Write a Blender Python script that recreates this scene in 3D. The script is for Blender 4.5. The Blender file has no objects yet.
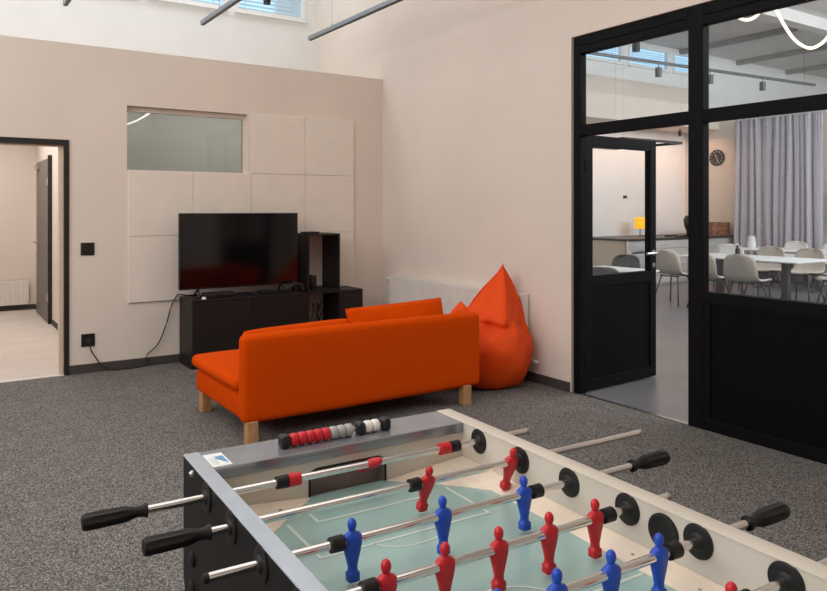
import bpy, bmesh, math, random
from mathutils import Vector, Matrix
random.seed(7)
PI = math.pi
S = bpy.context.scene
C = S.collection

# ------------------------------------------------------------------ camera
FPX, CXP, HYP, CAMH = 725.8, 413.5, 208.9, 1.5      # focal length in pixels, principal column, horizon row, eye height
YAW = math.radians(33.71)
cd = bpy.data.cameras.new('camera')
cd.sensor_width = 36.0
cd.lens = 36.0 * FPX / 827.0
cd.shift_y = -(295.5 - HYP) / 827.0
cd.clip_start = 0.05
cam = bpy.data.objects.new('camera', cd)
cam.location = (0, 0, CAMH)
cam.rotation_euler = (PI / 2, 0, -YAW)
C.objects.link(cam)
S.camera = cam

# ------------------------------------------------------------------ world, lights, exposure
wd = bpy.data.worlds.new('world')
wd.use_nodes = True
S.world = wd
bg = wd.node_tree.nodes['Background']
bg.inputs[0].default_value = (0.50, 0.76, 1.0, 1)
bg.inputs[1].default_value = 1.5
S.view_settings.view_transform = 'Standard'
S.view_settings.look = 'None'
S.view_settings.gamma = 1.0
S.view_settings.exposure = 0.0
S.view_settings.use_curve_mapping = False


def area(name, loc, size, power, col, rot=(0, 0, 0), spread=180):
    l = bpy.data.lights.new(name, 'AREA')
    l.shape = 'RECTANGLE'
    l.size, l.size_y = size
    l.energy = power
    l.color = col
    l.spread = math.radians(spread)
    o = bpy.data.objects.new(name, l)
    o.location = loc
    o.rotation_euler = rot
    C.objects.link(o)
    return o


# added unseen overhead fills (set-back strip, hall), assumed side daylight and the assumed room lights
area('overhead_fill_back', (0.8, 8.05, 5.12), (6.4, 1.3), 68, (0.90, 0.96, 1.0), (math.radians(-14), 0, 0))  # unseen fill added to brighten the upper wall; the ceiling is closed here
area('overhead_fill_hall', (0.2, 2.8, 5.12), (5.6, 5.6), 118, (1.0, 0.93, 0.86))  # added overhead fill for the general level of the hall, no roof opening
area('assumed_side_daylight', (-3.55, 2.6, 3.2), (1.9, 7.0), 240, (0.96, 0.97, 1.0), (0, math.radians(-84), 0))  # unseen light, assumed from the brighter right wall; the left wall is closed
area('assumed_track_light', (1.6, 5.3, 3.34), (4.6, 0.6), 2.5, (1.0, 0.66, 0.44), (math.radians(42), 0, 0), 130)  # unseen area light assumed for the track spots, warms the back wall
area('back_room_light', (0.3, 9.8, 2.7), (1.6, 3.6), 62, (0.98, 0.94, 0.90))
area('side_room_light', (2.9, 8.1, 2.85), (2.4, 0.9), 33, (1.0, 0.94, 0.90))  # unseen light added so the interior window pane reads grey
area('canteen_overhead_fill', (11.5, 4.6, 5.1), (9.0, 2.6), 290, (0.96, 0.97, 1.0), (math.radians(35), 0, 0))  # unseen fill tilted at the far canteen wall, added to whiten it
area('canteen_near_fill', (13.0, -0.9, 4.3), (12.0, 1.2), 500, (0.94, 0.97, 1.0), (math.radians(93), 0, 0))  # added fill for far upper wall and ceiling; near wall has no windows
area('canteen_counter_light', (12.4, 9.95, 3.12), (4.2, 0.4), 26, (1.0, 0.56, 0.34))

# ------------------------------------------------------------------ pixel to point helpers
FW = (math.sin(YAW), math.cos(YAW)); RT = (math.cos(YAW), -math.sin(YAW))


def pray(x, y):
    a = (x - CXP) / FPX
    return (FW[0] + a * RT[0], FW[1] + a * RT[1], -(y - HYP) / FPX)


def on_y(x, y, yy):
    d = pray(x, y); t = yy / d[1]
    return Vector((d[0] * t, yy, CAMH + d[2] * t))


def on_x(x, y, xx):
    d = pray(x, y); t = xx / d[0]
    return Vector((xx, d[1] * t, CAMH + d[2] * t))


def on_z(x, y, zz):
    d = pray(x, y); t = (zz - CAMH) / d[2]
    return Vector((d[0] * t, d[1] * t, zz))


# ------------------------------------------------------------------ materials
def lin(c):
    return tuple((v / 255 / 12.92 if v <= 10 else ((v / 255 + 0.055) / 1.055) ** 2.4) for v in c) + (1,)


def mat(name, rgb, rough=0.5, metal=0.0, spec=0.5, noise=None, bump=None, emit=None, coat=0.0, sheen=0.0):
    """rgb in 0-255 sRGB; noise = (scale, amount) colour variation; bump = (scale, strength)."""
    m = bpy.data.materials.new(name)
    m.use_nodes = True
    nt = m.node_tree
    b = nt.nodes['Principled BSDF']
    b.inputs['Base Color'].default_value = lin(rgb)
    b.inputs['Roughness'].default_value = rough
    b.inputs['Metallic'].default_value = metal
    b.inputs['Specular IOR Level'].default_value = spec
    b.inputs['Coat Weight'].default_value = coat
    b.inputs['Sheen Weight'].default_value = sheen
    tc = nt.nodes.new('ShaderNodeTexCoord')
    if noise:
        n = nt.nodes.new('ShaderNodeTexNoise')
        n.inputs['Scale'].default_value = noise[0]
        n.inputs['Detail'].default_value = 4
        r = nt.nodes.new('ShaderNodeValToRGB')
        lo = [max(0, v * (1 - noise[1])) for v in rgb]; hi = [min(255, v * (1 + noise[1])) for v in rgb]
        r.color_ramp.elements[0].color = lin(lo); r.color_ramp.elements[0].position = 0.3
        r.color_ramp.elements[1].color = lin(hi); r.color_ramp.elements[1].position = 0.7
        nt.links.new(tc.outputs['Object'], n.inputs['Vector'])
        nt.links.new(n.outputs['Fac'], r.inputs['Fac'])
        nt.links.new(r.outputs['Color'], b.inputs['Base Color'])
    if bump:
        n2 = nt.nodes.new('ShaderNodeTexNoise')
        n2.inputs['Scale'].default_value = bump[0]
        n2.inputs['Detail'].default_value = 3
        bp = nt.nodes.new('ShaderNodeBump')
        bp.inputs['Strength'].default_value = bump[1]
        bp.inputs['Distance'].default_value = 0.01
        nt.links.new(tc.outputs['Object'], n2.inputs['Vector'])
        nt.links.new(n2.outputs['Fac'], bp.inputs['Height'])
        nt.links.new(bp.outputs['Normal'], b.inputs['Normal'])
    if emit:
        b.inputs['Emission Color'].default_value = lin(emit[0])
        b.inputs['Emission Strength'].default_value = emit[1]
    return m


def wood_mat(name, c1, c2, stretch=(1, 1, 12), scale=6, rough=0.45):
    m = mat(name, c1, rough)
    nt = m.node_tree; b = nt.nodes['Principled BSDF']
    tc = nt.nodes.new('ShaderNodeTexCoord'); mp = nt.nodes.new('ShaderNodeMapping')
    mp.inputs['Scale'].default_value = stretch
    n = nt.nodes.new('ShaderNodeTexNoise'); n.inputs['Scale'].default_value = scale; n.inputs['Detail'].default_value = 5
    r = nt.nodes.new('ShaderNodeValToRGB')
    r.color_ramp.elements[0].color = lin(c1); r.color_ramp.elements[0].position = 0.35
    r.color_ramp.elements[1].color = lin(c2); r.color_ramp.elements[1].position = 0.65
    nt.links.new(tc.outputs['Object'], mp.inputs['Vector']); nt.links.new(mp.outputs[0], n.inputs['Vector'])
    nt.links.new(n.outputs['Fac'], r.inputs['Fac']); nt.links.new(r.outputs['Color'], b.inputs['Base Color'])
    return m


def glass_mat(name, tint=(255, 255, 255), refl=1.0):
    m = bpy.data.materials.new(name); m.use_nodes = True
    nt = m.node_tree; nt.nodes.clear()
    out = nt.nodes.new('ShaderNodeOutputMaterial'); mx = nt.nodes.new('ShaderNodeMixShader')
    tr = nt.nodes.new('ShaderNodeBsdfTransparent'); gl = nt.nodes.new('ShaderNodeBsdfGlossy')
    tr.inputs[0].default_value = lin(tint)
    gl.inputs['Roughness'].default_value = 0.0
    lw = nt.nodes.new('ShaderNodeLayerWeight'); lw.inputs[0].default_value = 0.5
    pw = nt.nodes.new('ShaderNodeMath'); pw.operation = 'POWER'; pw.inputs[1].default_value = 5.0
    mu = nt.nodes.new('ShaderNodeMath'); mu.operation = 'MULTIPLY_ADD'; mu.inputs[1].default_value = 0.9 * refl; mu.inputs[2].default_value = 0.025 * refl
    nt.links.new(lw.outputs['Facing'], pw.inputs[0]); nt.links.new(pw.outputs[0], mu.inputs[0]); nt.links.new(mu.outputs[0], mx.inputs[0])
    nt.links.new(tr.outputs[0], mx.inputs[1]); nt.links.new(gl.outputs[0], mx.inputs[2])
    nt.links.new(mx.outputs[0], out.inputs[0])
    return m


def carpet_mat():
    m = mat('carpet', (110, 102, 96), 0.95, spec=0.1)
    nt = m.node_tree; b = nt.nodes['Principled BSDF']
    tc = nt.nodes.new('ShaderNodeTexCoord')
    n = nt.nodes.new('ShaderNodeTexNoise'); n.inputs['Scale'].default_value = 120; n.inputs['Detail'].default_value = 2; n.inputs['Roughness'].default_value = 0.7
    v = nt.nodes.new('ShaderNodeTexVoronoi'); v.inputs['Scale'].default_value = 150
    mx = nt.nodes.new('ShaderNodeMix'); mx.data_type = 'FLOAT'; mx.inputs[0].default_value = 0.35
    r = nt.nodes.new('ShaderNodeValToRGB')
    e = r.color_ramp.elements
    e[0].position = 0.30; e[0].color = lin((57, 55, 54))
    e[1].position = 0.68; e[1].color = lin((170, 166, 161))
    x = e.new(0.47); x.color = lin((105, 101, 98))
    big = nt.nodes.new('ShaderNodeTexNoise'); big.inputs['Scale'].default_value = 5; big.inputs['Detail'].default_value = 3
    mul = nt.nodes.new('ShaderNodeMix'); mul.data_type = 'RGBA'; mul.blend_type = 'MULTIPLY'; mul.inputs[0].default_value = 0.25
    bp = nt.nodes.new('ShaderNodeBump'); bp.inputs['Strength'].default_value = 0.5; bp.inputs['Distance'].default_value = 0.006
    L = nt.links.new
    for k in (n, v, big): L(tc.outputs['Object'], k.inputs['Vector'])
    L(n.outputs['Fac'], mx.inputs[2]); L(v.outputs['Color'], mx.inputs[3])
    L(mx.outputs[0], r.inputs['Fac'])
    L(r.outputs['Color'], mul.inputs[6]); L(big.outputs['Fac'], mul.inputs[7]); L(mul.outputs[2], b.inputs['Base Color'])
    L(n.outputs['Fac'], bp.inputs['Height']); L(bp.outputs['Normal'], b.inputs['Normal'])
    return m


M = {
    'wall': mat('wall_paint', (228, 216, 205), 0.85, spec=0.2, noise=(1.5, 0.012), bump=(180, 0.03)),
    'panel': mat('acoustic_panel', (235, 225, 214), 0.95, spec=0.1, noise=(9, 0.01), bump=(260, 0.08)),
    'white': mat('white_paint', (238, 238, 236), 0.6, noise=(3, 0.01)),
    'carpet': carpet_mat(),
    'laminate': mat('pale_floor', (206, 194, 186), 0.55, noise=(2.2, 0.03)),
    'concrete': mat('canteen_floor', (116, 116, 120), 0.35, noise=(1.6, 0.06), bump=(30, 0.03)),
    'black': mat('black_powder_coat', (11, 11, 13), 0.6, spec=0.12, noise=(40, 0.06)),
    'blackpanel': mat('black_infill', (7, 7, 9), 0.6, spec=0.10, noise=(20, 0.08)),
    'darkframe': mat('dark_door_frame', (30, 27, 25), 0.45, noise=(20, 0.08)),
    'base': mat('baseboard_dark', (66, 62, 60), 0.7, noise=(30, 0.05)),
    'glass': glass_mat('clear_glass', (246, 249, 250)),
    'greyglass': glass_mat('tinted_glass', (196, 200, 198), 1.2),
    'orange': mat('orange_canvas', (210, 72, 0), 0.9, spec=0.06, noise=(160, 0.03), bump=(420, 0.18)),
    'orange2': mat('orange_nylon', (234, 78, 18), 0.66, spec=0.2, noise=(120, 0.02), bump=(9, 0.55)),
    'legwood': wood_mat('birch_leg', (168, 122, 80), (196, 150, 104), (14, 14, 1), 8),
    'blackwood': wood_mat('black_brown_wood', (14, 9, 8), (21, 14, 13), (1, 1, 14), 9, 0.5),
    'tvblack': mat('tv_bezel', (14, 14, 15), 0.35, noise=(30, 0.05)),
    'screen': mat('tv_screen', (6, 6, 7), 0.10, spec=0.6, noise=(5, 0.02)),
    'plastic': mat('black_plastic', (20, 20, 21), 0.45, noise=(30, 0.06)),
    'whiteplastic': mat('white_plastic', (228, 226, 222), 0.4, noise=(30, 0.01)),
    'radiator': mat('radiator_enamel', (232, 226, 220), 0.4, noise=(5, 0.01)),
    'chrome': mat('chrome', (226, 224, 222), 0.14, metal=1.0, noise=(8, 0.02)),
    'steel': mat('brushed_steel', (190, 190, 190), 0.3, metal=1.0, noise=(30, 0.04)),
    'trackgrey': mat('grey_aluminium', (150, 153, 158), 0.38, metal=0.6, noise=(20, 0.03)),
    'tableblack': mat('table_black', (15, 15, 16), 0.5, spec=0.25, noise=(60, 0.08)),
    'tabletrim': mat('silver_trim', (170, 177, 186), 0.18, spec=0.8, noise=(20, 0.02)),
    'tabletop': mat('grey_end_bar', (142, 145, 150), 0.16, metal=0.4, noise=(12, 0.05)),
    'cream': mat('cream_lining', (208, 199, 185), 0.38, noise=(6, 0.02)),
    'ramp': wood_mat('pale_ramp', (228, 211, 190), (236, 221, 202), (10, 1, 1), 5, 0.42),
    'field': mat('frosted_green_glass', (154, 185, 180), 0.24, spec=0.55, noise=(2.5, 0.05), coat=0.2),
    'line': mat('white_field_line', (202, 214, 204), 0.3, noise=(20, 0.01)),
    'red': mat('red_player', (196, 24, 34), 0.42, noise=(60, 0.05)),
    'blue': mat('blue_player', (24, 74, 186), 0.42, noise=(60, 0.05)),
    'beadred': mat('red_bead', (206, 26, 44), 0.35, noise=(60, 0.04)),
    'beadgrey': mat('grey_bead', (172, 170, 166), 0.4, noise=(60, 0.03)),
    'beadwhite': mat('white_bead', (240, 236, 228), 0.35, noise=(60, 0.01)),
    'rubber': mat('black_rubber', (21, 20, 20), 0.5, spec=0.35, noise=(60, 0.08)),
    'dark': mat('dark_interior', (40, 38, 36), 0.8, noise=(10, 0.1)),
    'goalgrey': mat('goal_interior', (150, 138, 128), 0.6, noise=(10, 0.04)),
    'paper': mat('sticker_paper', (238, 240, 240), 0.5, noise=(40, 0.02)),
    'printblue': mat('sticker_blue', (96, 150, 190), 0.5, noise=(60, 0.2)),
    'printgrey': mat('sticker_lines', (186, 184, 178), 0.5, noise=(60, 0.1)),
    'greydoor': wood_mat('grey_door', (112, 104, 99), (122, 113, 108), (8, 8, 1), 5, 0.6),
    'slat': mat('blind_slat', (244, 247, 250), 0.4, noise=(10, 0.01)),
    'led': mat('led_tube', (255, 236, 214), 0.5, noise=(5, 0.001), emit=((255, 224, 190), 1.5)),
    'ledreflection': mat('led_reflection_white', (255, 250, 244), 0.5, noise=(5, 0.001), emit=((255, 248, 240), 2.2)),  # glow of the tube that imitates a reflection in the interior window
    'ceil': mat('grey_ceiling', (212, 209, 206), 0.8, noise=(2, 0.03)),
    'beam': mat('grey_beam', (166, 163, 160), 0.8, noise=(4, 0.04)),
    'curtain': mat('grey_curtain', (190, 187, 194), 0.85, spec=0.15, noise=(20, 0.03), bump=(300, 0.1)),
    'shell': mat('chair_shell', (204, 193, 181), 0.5, noise=(8, 0.015)),
    'shellwhite': mat('white_chair_shell', (240, 240, 238), 0.5, noise=(8, 0.01)),
    'shellgrey': mat('grey_chair_shell', (120, 118, 116), 0.5, noise=(8, 0.02)),
    'tablewhite': mat('white_tabletop', (236, 238, 238), 0.4, noise=(4, 0.01)),
    'plank': wood_mat('whitewashed_plank', (176, 174, 170), (196, 193, 188), (1, 8, 14), 3, 0.6),
    'worktop': mat('dark_worktop', (54, 48, 46), 0.4, noise=(12, 0.1)),
    'warmside': mat('counter_side', (226, 206, 182), 0.7, noise=(3, 0.02)),
    'crate': mat('brown_crate', (132, 88, 62), 0.6, noise=(9, 0.35)),
    'lampyellow': mat('yellow_shade', (250, 190, 40), 0.5, noise=(9, 0.02), emit=((255, 170, 20), 0.8)),
    'clockface': mat('clock_face', (44, 43, 43), 0.5, noise=(9, 0.03)),
    'spotgrey': mat('spot_housing', (96, 98, 102), 0.45, noise=(20, 0.04)),
}


# ------------------------------------------------------------------ mesh helpers
def finish(name, bm, m, parent=None, smooth=False, loc=None, rot=None, bevel=0.0, seg=2, subsurf=0, autos=None):
    me = bpy.data.meshes.new(name)
    bmesh.ops.recalc_face_normals(bm, faces=bm.faces)
    if bevel:
        bmesh.ops.bevel(bm, geom=list(bm.edges), offset=bevel, segments=seg, affect='EDGES', profile=0.5, clamp_overlap=True)
    bm.to_mesh(me); bm.free()
    me.materials.append(M[m] if isinstance(m, str) else m)
    if smooth or autos:
        for p in me.polygons: p.use_smooth = True
    if autos:
        me.set_sharp_from_angle(angle=math.radians(autos))
    o = bpy.data.objects.new(name, me)
    C.objects.link(o)
    if parent: o.parent = parent
    if loc is not None: o.location = loc
    if rot is not None: o.rotation_euler = rot
    if subsurf:
        s = o.modifiers.new('smooth', 'SUBSURF'); s.levels = s.render_levels = subsurf
    return o


def abox(bm, x0, x1, y0, y1, z0, z1):
    if x0 > x1: x0, x1 = x1, x0
    if y0 > y1: y0, y1 = y1, y0
    if z0 > z1: z0, z1 = z1, z0
    v = [bm.verts.new(p) for p in ((x0, y0, z0), (x1, y0, z0), (x1, y1, z0), (x0, y1, z0), (x0, y0, z1), (x1, y0, z1), (x1, y1, z1), (x0, y1, z1))]
    for f in ((0, 3, 2, 1), (4, 5, 6, 7), (0, 1, 5, 4), (1, 2, 6, 5), (2, 3, 7, 6), (3, 0, 4, 7)):
        bm.faces.new([v[i] for i in f])


def box(name, x0, x1, y0, y1, z0, z1, m, parent=None, bevel=0.0, seg=2, loc=None, rot=None, autos=None):
    bm = bmesh.new(); abox(bm, x0, x1, y0, y1, z0, z1)
    return finish(name, bm, m, parent, bevel=bevel, seg=seg, loc=loc, rot=rot, autos=autos or (35 if bevel else None))


def boxes(name, lst, m, parent=None):
    bm = bmesh.new()
    for b in lst: abox(bm, *b)
    return finish(name, bm, m, parent)


def aring(bm, pts_rings, cap=True):
    rings = [[bm.verts.new(p) for p in r] for r in pts_rings]
    n = len(rings[0])
    for a, b in zip(rings, rings[1:]):
        for i in range(n):
            j = (i + 1) % n
            bm.faces.new((a[i], a[j], b[j], b[i]))
    if cap:
        bm.faces.new(rings[0][::-1]); bm.faces.new(rings[-1])
    return rings


def lathe(bm, prof, n=20, axis='x', cx=0, cy=0, cz=0, lobes=None):
    """prof: (pos along axis, radius[, lobe amplitude])"""
    rs = []
    for p in prof:
        t, r = p[0], p[1]; amp = p[2] if len(p) > 2 else 0
        ring = []
        for i in range(n):
            a = 2 * PI * i / n
            q = r * (1 - amp * (0.5 + 0.5 * math.cos((lobes or 1) * a)))
            c, s = q * math.cos(a), q * math.sin(a)
            ring.append({'x': (cx + t, cy + c, cz + s), 'y': (cx + c, cy + t, cz + s), 'z': (cx + c, cy + s, cz + t)}[axis])
        rs.append(ring)
    aring(bm, rs)


def tube(bm, pts, r, n=8, closed=False):
    pts = [Vector(p) for p in pts]
    rings = []
    up = Vector((0, 0, 1))
    for i, p in enumerate(pts):
        d = (pts[min(i + 1, len(pts) - 1)] - pts[max(i - 1, 0)]).normalized()
        ref = up if abs(d.z) < 0.95 else Vector((1, 0, 0))
        a = d.cross(ref).normalized(); b = d.cross(a).normalized()
        rr = r[i] if isinstance(r, (list, tuple)) else r
        rings.append([p + a * rr * math.cos(2 * PI * k / n) + b * rr * math.sin(2 * PI * k / n) for k in range(n)])
    aring(bm, rings)


def spline(pts, k=6):
    pts = [Vector(p) for p in pts]; out = []
    for i in range(len(pts) - 1):
        p0 = pts[max(i - 1, 0)]; p1 = pts[i]; p2 = pts[i + 1]; p3 = pts[min(i + 2, len(pts) - 1)]
        for j in range(k):
            t = j / k
            out.append(0.5 * ((2 * p1) + (p2 - p0) * t + (2 * p0 - 5 * p1 + 4 * p2 - p3) * t * t + (3 * p1 - p0 - 3 * p2 + p3) * t ** 3))
    out.append(pts[-1]); return out


def prism(bm, poly, lo, hi, axis='x'):
    f = {'x': lambda a, b, t: (t, a, b), 'y': lambda a, b, t: (a, t, b), 'z': lambda a, b, t: (a, b, t)}[axis]
    A = [bm.verts.new(f(a, b, lo)) for a, b in poly]; B = [bm.verts.new(f(a, b, hi)) for a, b in poly]
    n = len(poly)
    bm.faces.new(A[::-1]); bm.faces.new(B)
    for i in range(n): bm.faces.new((A[i], A[(i + 1) % n], B[(i + 1) % n], B[i]))


def tag(o, label=None, cat=None, group=None, kind=None):
    if label: o['label'] = label
    if cat: o['category'] = cat
    if group: o['group'] = group
    if kind: o['kind'] = kind
    return o


def thing(name, label, cat, loc=(0, 0, 0), rz=0, group=None, kind=None):
    o = bpy.data.objects.new(name, None); C.objects.link(o)
    o.empty_display_size = 0.1
    o.location = loc; o.rotation_euler = (0, 0, rz)
    return tag(o, label, cat, group, kind)


def struct(o, label, cat):
    return tag(o, label, cat, kind='structure')


def copy_tree(o, parent=None):
    c = o.copy(); C.objects.link(c); c.parent = parent
    for ch in list(o.children): copy_tree(ch, c)
    return c


# ------------------------------------------------------------------ the rooms
WY, RX, FX = 7.19, 4.365, 4.376          # back wall face, right wall face, glazed partition face
UY = 8.9                                  # set-back upper wall
TOP = 3.0
struct(box('floor', -3.6, RX + 0.03, -3.2, WY, -0.06, 0.0, 'carpet'), 'grey speckled loop carpet floor', 'floor')
# back wall with the doorway (X .06-1.05) and the interior window
DX0, DX1, DH = 0.02, 1.051, 2.123
WX0, WX1, WZ0, WZ1 = 1.55, 2.741, 1.86, 2.476
wb = boxes('wall_back', [(-3.6, DX0, WY, WY + .12, 0, TOP), (DX0, DX1, WY, WY + .12, DH, TOP), (DX1, WX0, WY, WY + .12, 0, TOP),
                         (WX0, WX1, WY, WY + .12, 0, WZ0), (WX0, WX1, WY, WY + .12, WZ1, TOP), (WX1, RX, WY, WY + .12, 0, TOP),
                         ], 'wall')
struct(box('ceiling_side_rooms', -3.6, RX, WY + .12, UY, TOP - .10, TOP, 'wall'), 'flat roof of the rooms behind the back wall', 'ceiling')
struct(wb, 'warm white back wall with doorway and white acoustic panels', 'wall')
struct(boxes('wall_back_upper', [(-3.6, RX, UY, UY + .12, TOP - .1, 4.0), (-3.6, -0.9, UY, UY + .12, 4.0, 4.95), (0.07, 0.17, UY, UY + .12, 4.0, 4.95),
                                 (1.06, 1.16, UY, UY + .12, 4.0, 4.95), (2.05, 2.15, UY, UY + .12, 4.0, 4.95), (4.20, RX, UY, UY + .12, 4.0, 4.95), (-3.6, RX, UY, UY + .12, 4.95, 5.3)], 'white'),
       'bright white set-back upper wall above the back wall', 'wall')
# right wall; the glazed partition stands in its opening Y 0.9-4.21
PY0, PY1, PZ = 0.9, 4.22, 2.90
struct(boxes('wall_right', [(RX, RX + .14, PY1, UY + .12, 0, 5.2), (RX, RX + .14, PY0, PY1, PZ, 5.2), (RX, RX + .14, -3.2, PY0, 0, 5.2)], 'wall'),
       'tall warm white wall holding the glazed partition', 'wall')
struct(box('wall_left', -3.72, -3.6, -3.2, UY, 0, 5.2, 'wall'), 'warm white side wall', 'wall')
struct(box('wall_front', -3.6, RX, -3.32, -3.2, 0, 5.2, 'wall'), 'warm white wall opposite the back wall', 'wall')
struct(box('ceiling', -3.72, RX, -3.32, UY + .12, 5.2, 5.3, 'white'), 'white hall ceiling', 'ceiling')
# acoustic panels on the back wall
pxs = [1.556, 2.166, 2.770, 3.374, 3.978]; pzs = [0.612, 1.240, 1.866, 2.490]
for r in range(3):
    for c in range(4):
        if r == 2 and c < 2: continue
        g = 0.0014
        box('acoustic_panel', pxs[c] + g, pxs[c + 1] - g, WY - .022, WY, pzs[r] + g, pzs[r + 1] - g, 'panel', wb, bevel=0.003, seg=1)
# interior window: reveal frame, pane
w1 = thing('window_1', 'grey tinted interior window above the acoustic panels', 'window', (0, 0, 0), kind='structure')
boxes('window_frame', [(WX0, WX1, WY + .06, WY + .11, WZ1 - .045, WZ1), (WX0, WX1, WY + .06, WY + .11, WZ0, WZ0 + .012),
                       (WX0, WX0 + .012, WY + .06, WY + .11, WZ0 + .012, WZ1 - .045), (WX1 - .03, WX1, WY + .06, WY + .11, WZ0 + .012, WZ1 - .045)], 'wall', w1)
box('pane', WX0 + .012, WX1 - .03, WY + .08, WY + .086, WZ0 + .012, WZ1 - .045, 'greyglass', w1)
# room behind that window
struct(boxes('wall_side_room', [(1.45, RX, UY - .06, UY, 0, TOP - .1), (1.45, 1.50, WY + .12, UY - .06, 0, TOP - .1), (4.31, RX, WY + .12, UY - .06, 0, TOP - .1)], 'ceil'),
       'grey wall of the small room behind the interior window', 'wall')
struct(box('floor_side_room', 1.45, RX, WY + .12, UY, -0.06, 0, 'laminate'), 'floor of the small room behind the interior window', 'floor')
# room behind the doorway
BX, BY = 1.33, 12.2
struct(box('floor_back_room', -2.6, BX, WY, BY, -0.06, 0.002, 'laminate'), 'pale floor beyond the doorway', 'floor')
wr = struct(boxes('wall_back_room_right', [(BX, BX + .10, WY + .12, BY, 0, TOP - .1)], 'wall'), 'side wall beyond the doorway', 'wall')
struct(box('wall_back_room', -2.6, BX + .1, BY, BY + .1, 0, TOP - .1, 'wall'), 'far wall beyond the doorway', 'wall')
struct(box('wall_back_room_left', -2.7, -2.6, WY + .12, BY + .1, 0, TOP - .1, 'wall'), 'left side wall beyond the doorway', 'wall')
struct(box('ceiling_back_room', -2.7, BX + .1, UY, BY + .1, TOP - .1, TOP, 'white'), 'ceiling beyond the doorway', 'ceiling')
struct(box('baseboard_back_room', -2.6, BX - .012, BY - .015, BY, 0.002, .075, 'base'), 'dark skirting beyond the doorway on the far wall', 'baseboard')
struct(box('baseboard_back_room_right', BX - .012, BX, WY + .13, 10.40, 0.002, .07, 'base'), 'dark skirting beyond the doorway along the side wall', 'baseboard')
struct(box('baseboard_back_room_corner', BX - .012, BX, 11.80, BY - .02, 0.002, .07, 'base'), 'short dark skirting beside the grey door', 'baseboard')
# doorway frame
d1 = thing('door_1', 'black steel frame of the open doorway', 'doorway', (0, WY, 0), kind='structure')
boxes('door_frame', [(DX1 - .041, DX1, -.014, .10, 0, DH), (DX0, DX0 + .041, -.014, .10, 0, DH), (DX0 + .041, DX1 - .041, -.014, .10, DH - .047, DH)], 'darkframe', d1)
boxes('door_lining', [(DX1 - .075, DX1 - .041, .03, .12, 0.002, DH - .047), (DX0 + .041, DX1 - .075, .03, .12, DH - .06, DH - .047)], 'warmside', d1)
box('threshold', DX0 + .041, DX1 - .041, -.012, .03, 0.0, .006, 'whiteplastic', d1)
# baseboards
struct(box('baseboard_back', DX1, RX, WY - .014, WY, 0, .081, 'base', bevel=.003, seg=1), 'dark grey skirting along the back wall', 'baseboard')
struct(box('baseboard_right', RX - .014, RX, PY1 + .01, WY - .014, 0, .081, 'base', bevel=.003, seg=1), 'dark grey skirting along the right wall', 'baseboard')


# clerestory windows with blinds (hall)
def clerestory(name, label, x0, x1, y, z0, z1, pitch=.052):
    w = thing(name, label, 'window', (0, y, 0), kind='structure')
    fr = .05
    boxes('window_frame', [(x0, x1, -.01, .06, z0, z0 + fr), (x0, x1, -.01, .06, z1 - fr, z1), (x0, x0 + fr, -.01, .06, z0 + fr, z1 - fr), (x1 - fr, x1, -.01, .06, z0 + fr, z1 - fr)], 'white', w)
    box('pane', x0 + fr, x1 - fr, .022, .028, z0 + fr, z1 - fr, 'glass', w)
    box('sill', x0 - .02, x1 + .02, -.05, -.01, z0 - .02, z0, 'white', w, bevel=.004, seg=1)
    bm = bmesh.new(); abox(bm, x0 + fr + .006, x1 - fr - .006, -.022, .022, -.0008, .0008)
    z = z0 + fr + .03
    first = None
    while z < z1 - fr - .01:
        if first is None:
            first = finish('slat', bm, 'slat', w, loc=(0, .085, z), rot=(math.radians(-14), 0, 0))
        else:
            s = first.copy(); C.objects.link(s); s.location = (0, .085, z)
        z += pitch
    for fx in (0.16, 0.84):
        xx = x0 + (x1 - x0) * fx
        box('cord', xx - .003, xx + .003, .06, .064, z0 + fr, z1 - fr, 'whiteplastic', w)
    return w


for i, (a, b) in enumerate(((-.9, .07), (.17, 1.06), (1.16, 2.05), (2.15, 3.12), (3.22, 4.2))):
    clerestory('window_%d' % (i + 2), 'clerestory window with a blue-lit blind, %s from the glazed wall' % ['fifth', 'fourth', 'third', 'second', 'first'][i], a, b, UY, 4.0, 4.95)
boxes('trim_1', [(3.12, 3.22, UY, UY + .12, 4.0, 4.95)], 'white')
struct(bpy.data.objects['trim_1'], 'white mullion between the clerestory windows', 'trim')

sw_ = thing('window_10', 'long window frame added around the assumed side daylight of the hall', 'window', (-3.6, 0, 0), kind='structure')  # no opening here: frame added around the assumed side light on solid wall
boxes('window_frame', [(0, .04, -1.0, 6.2, 2.10, 2.20), (0, .04, -1.0, 6.2, 4.20, 4.30), (0, .04, -1.0, -.92, 2.2, 4.2), (0, .04, 6.12, 6.2, 2.2, 4.2)], 'white', sw_)

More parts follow.
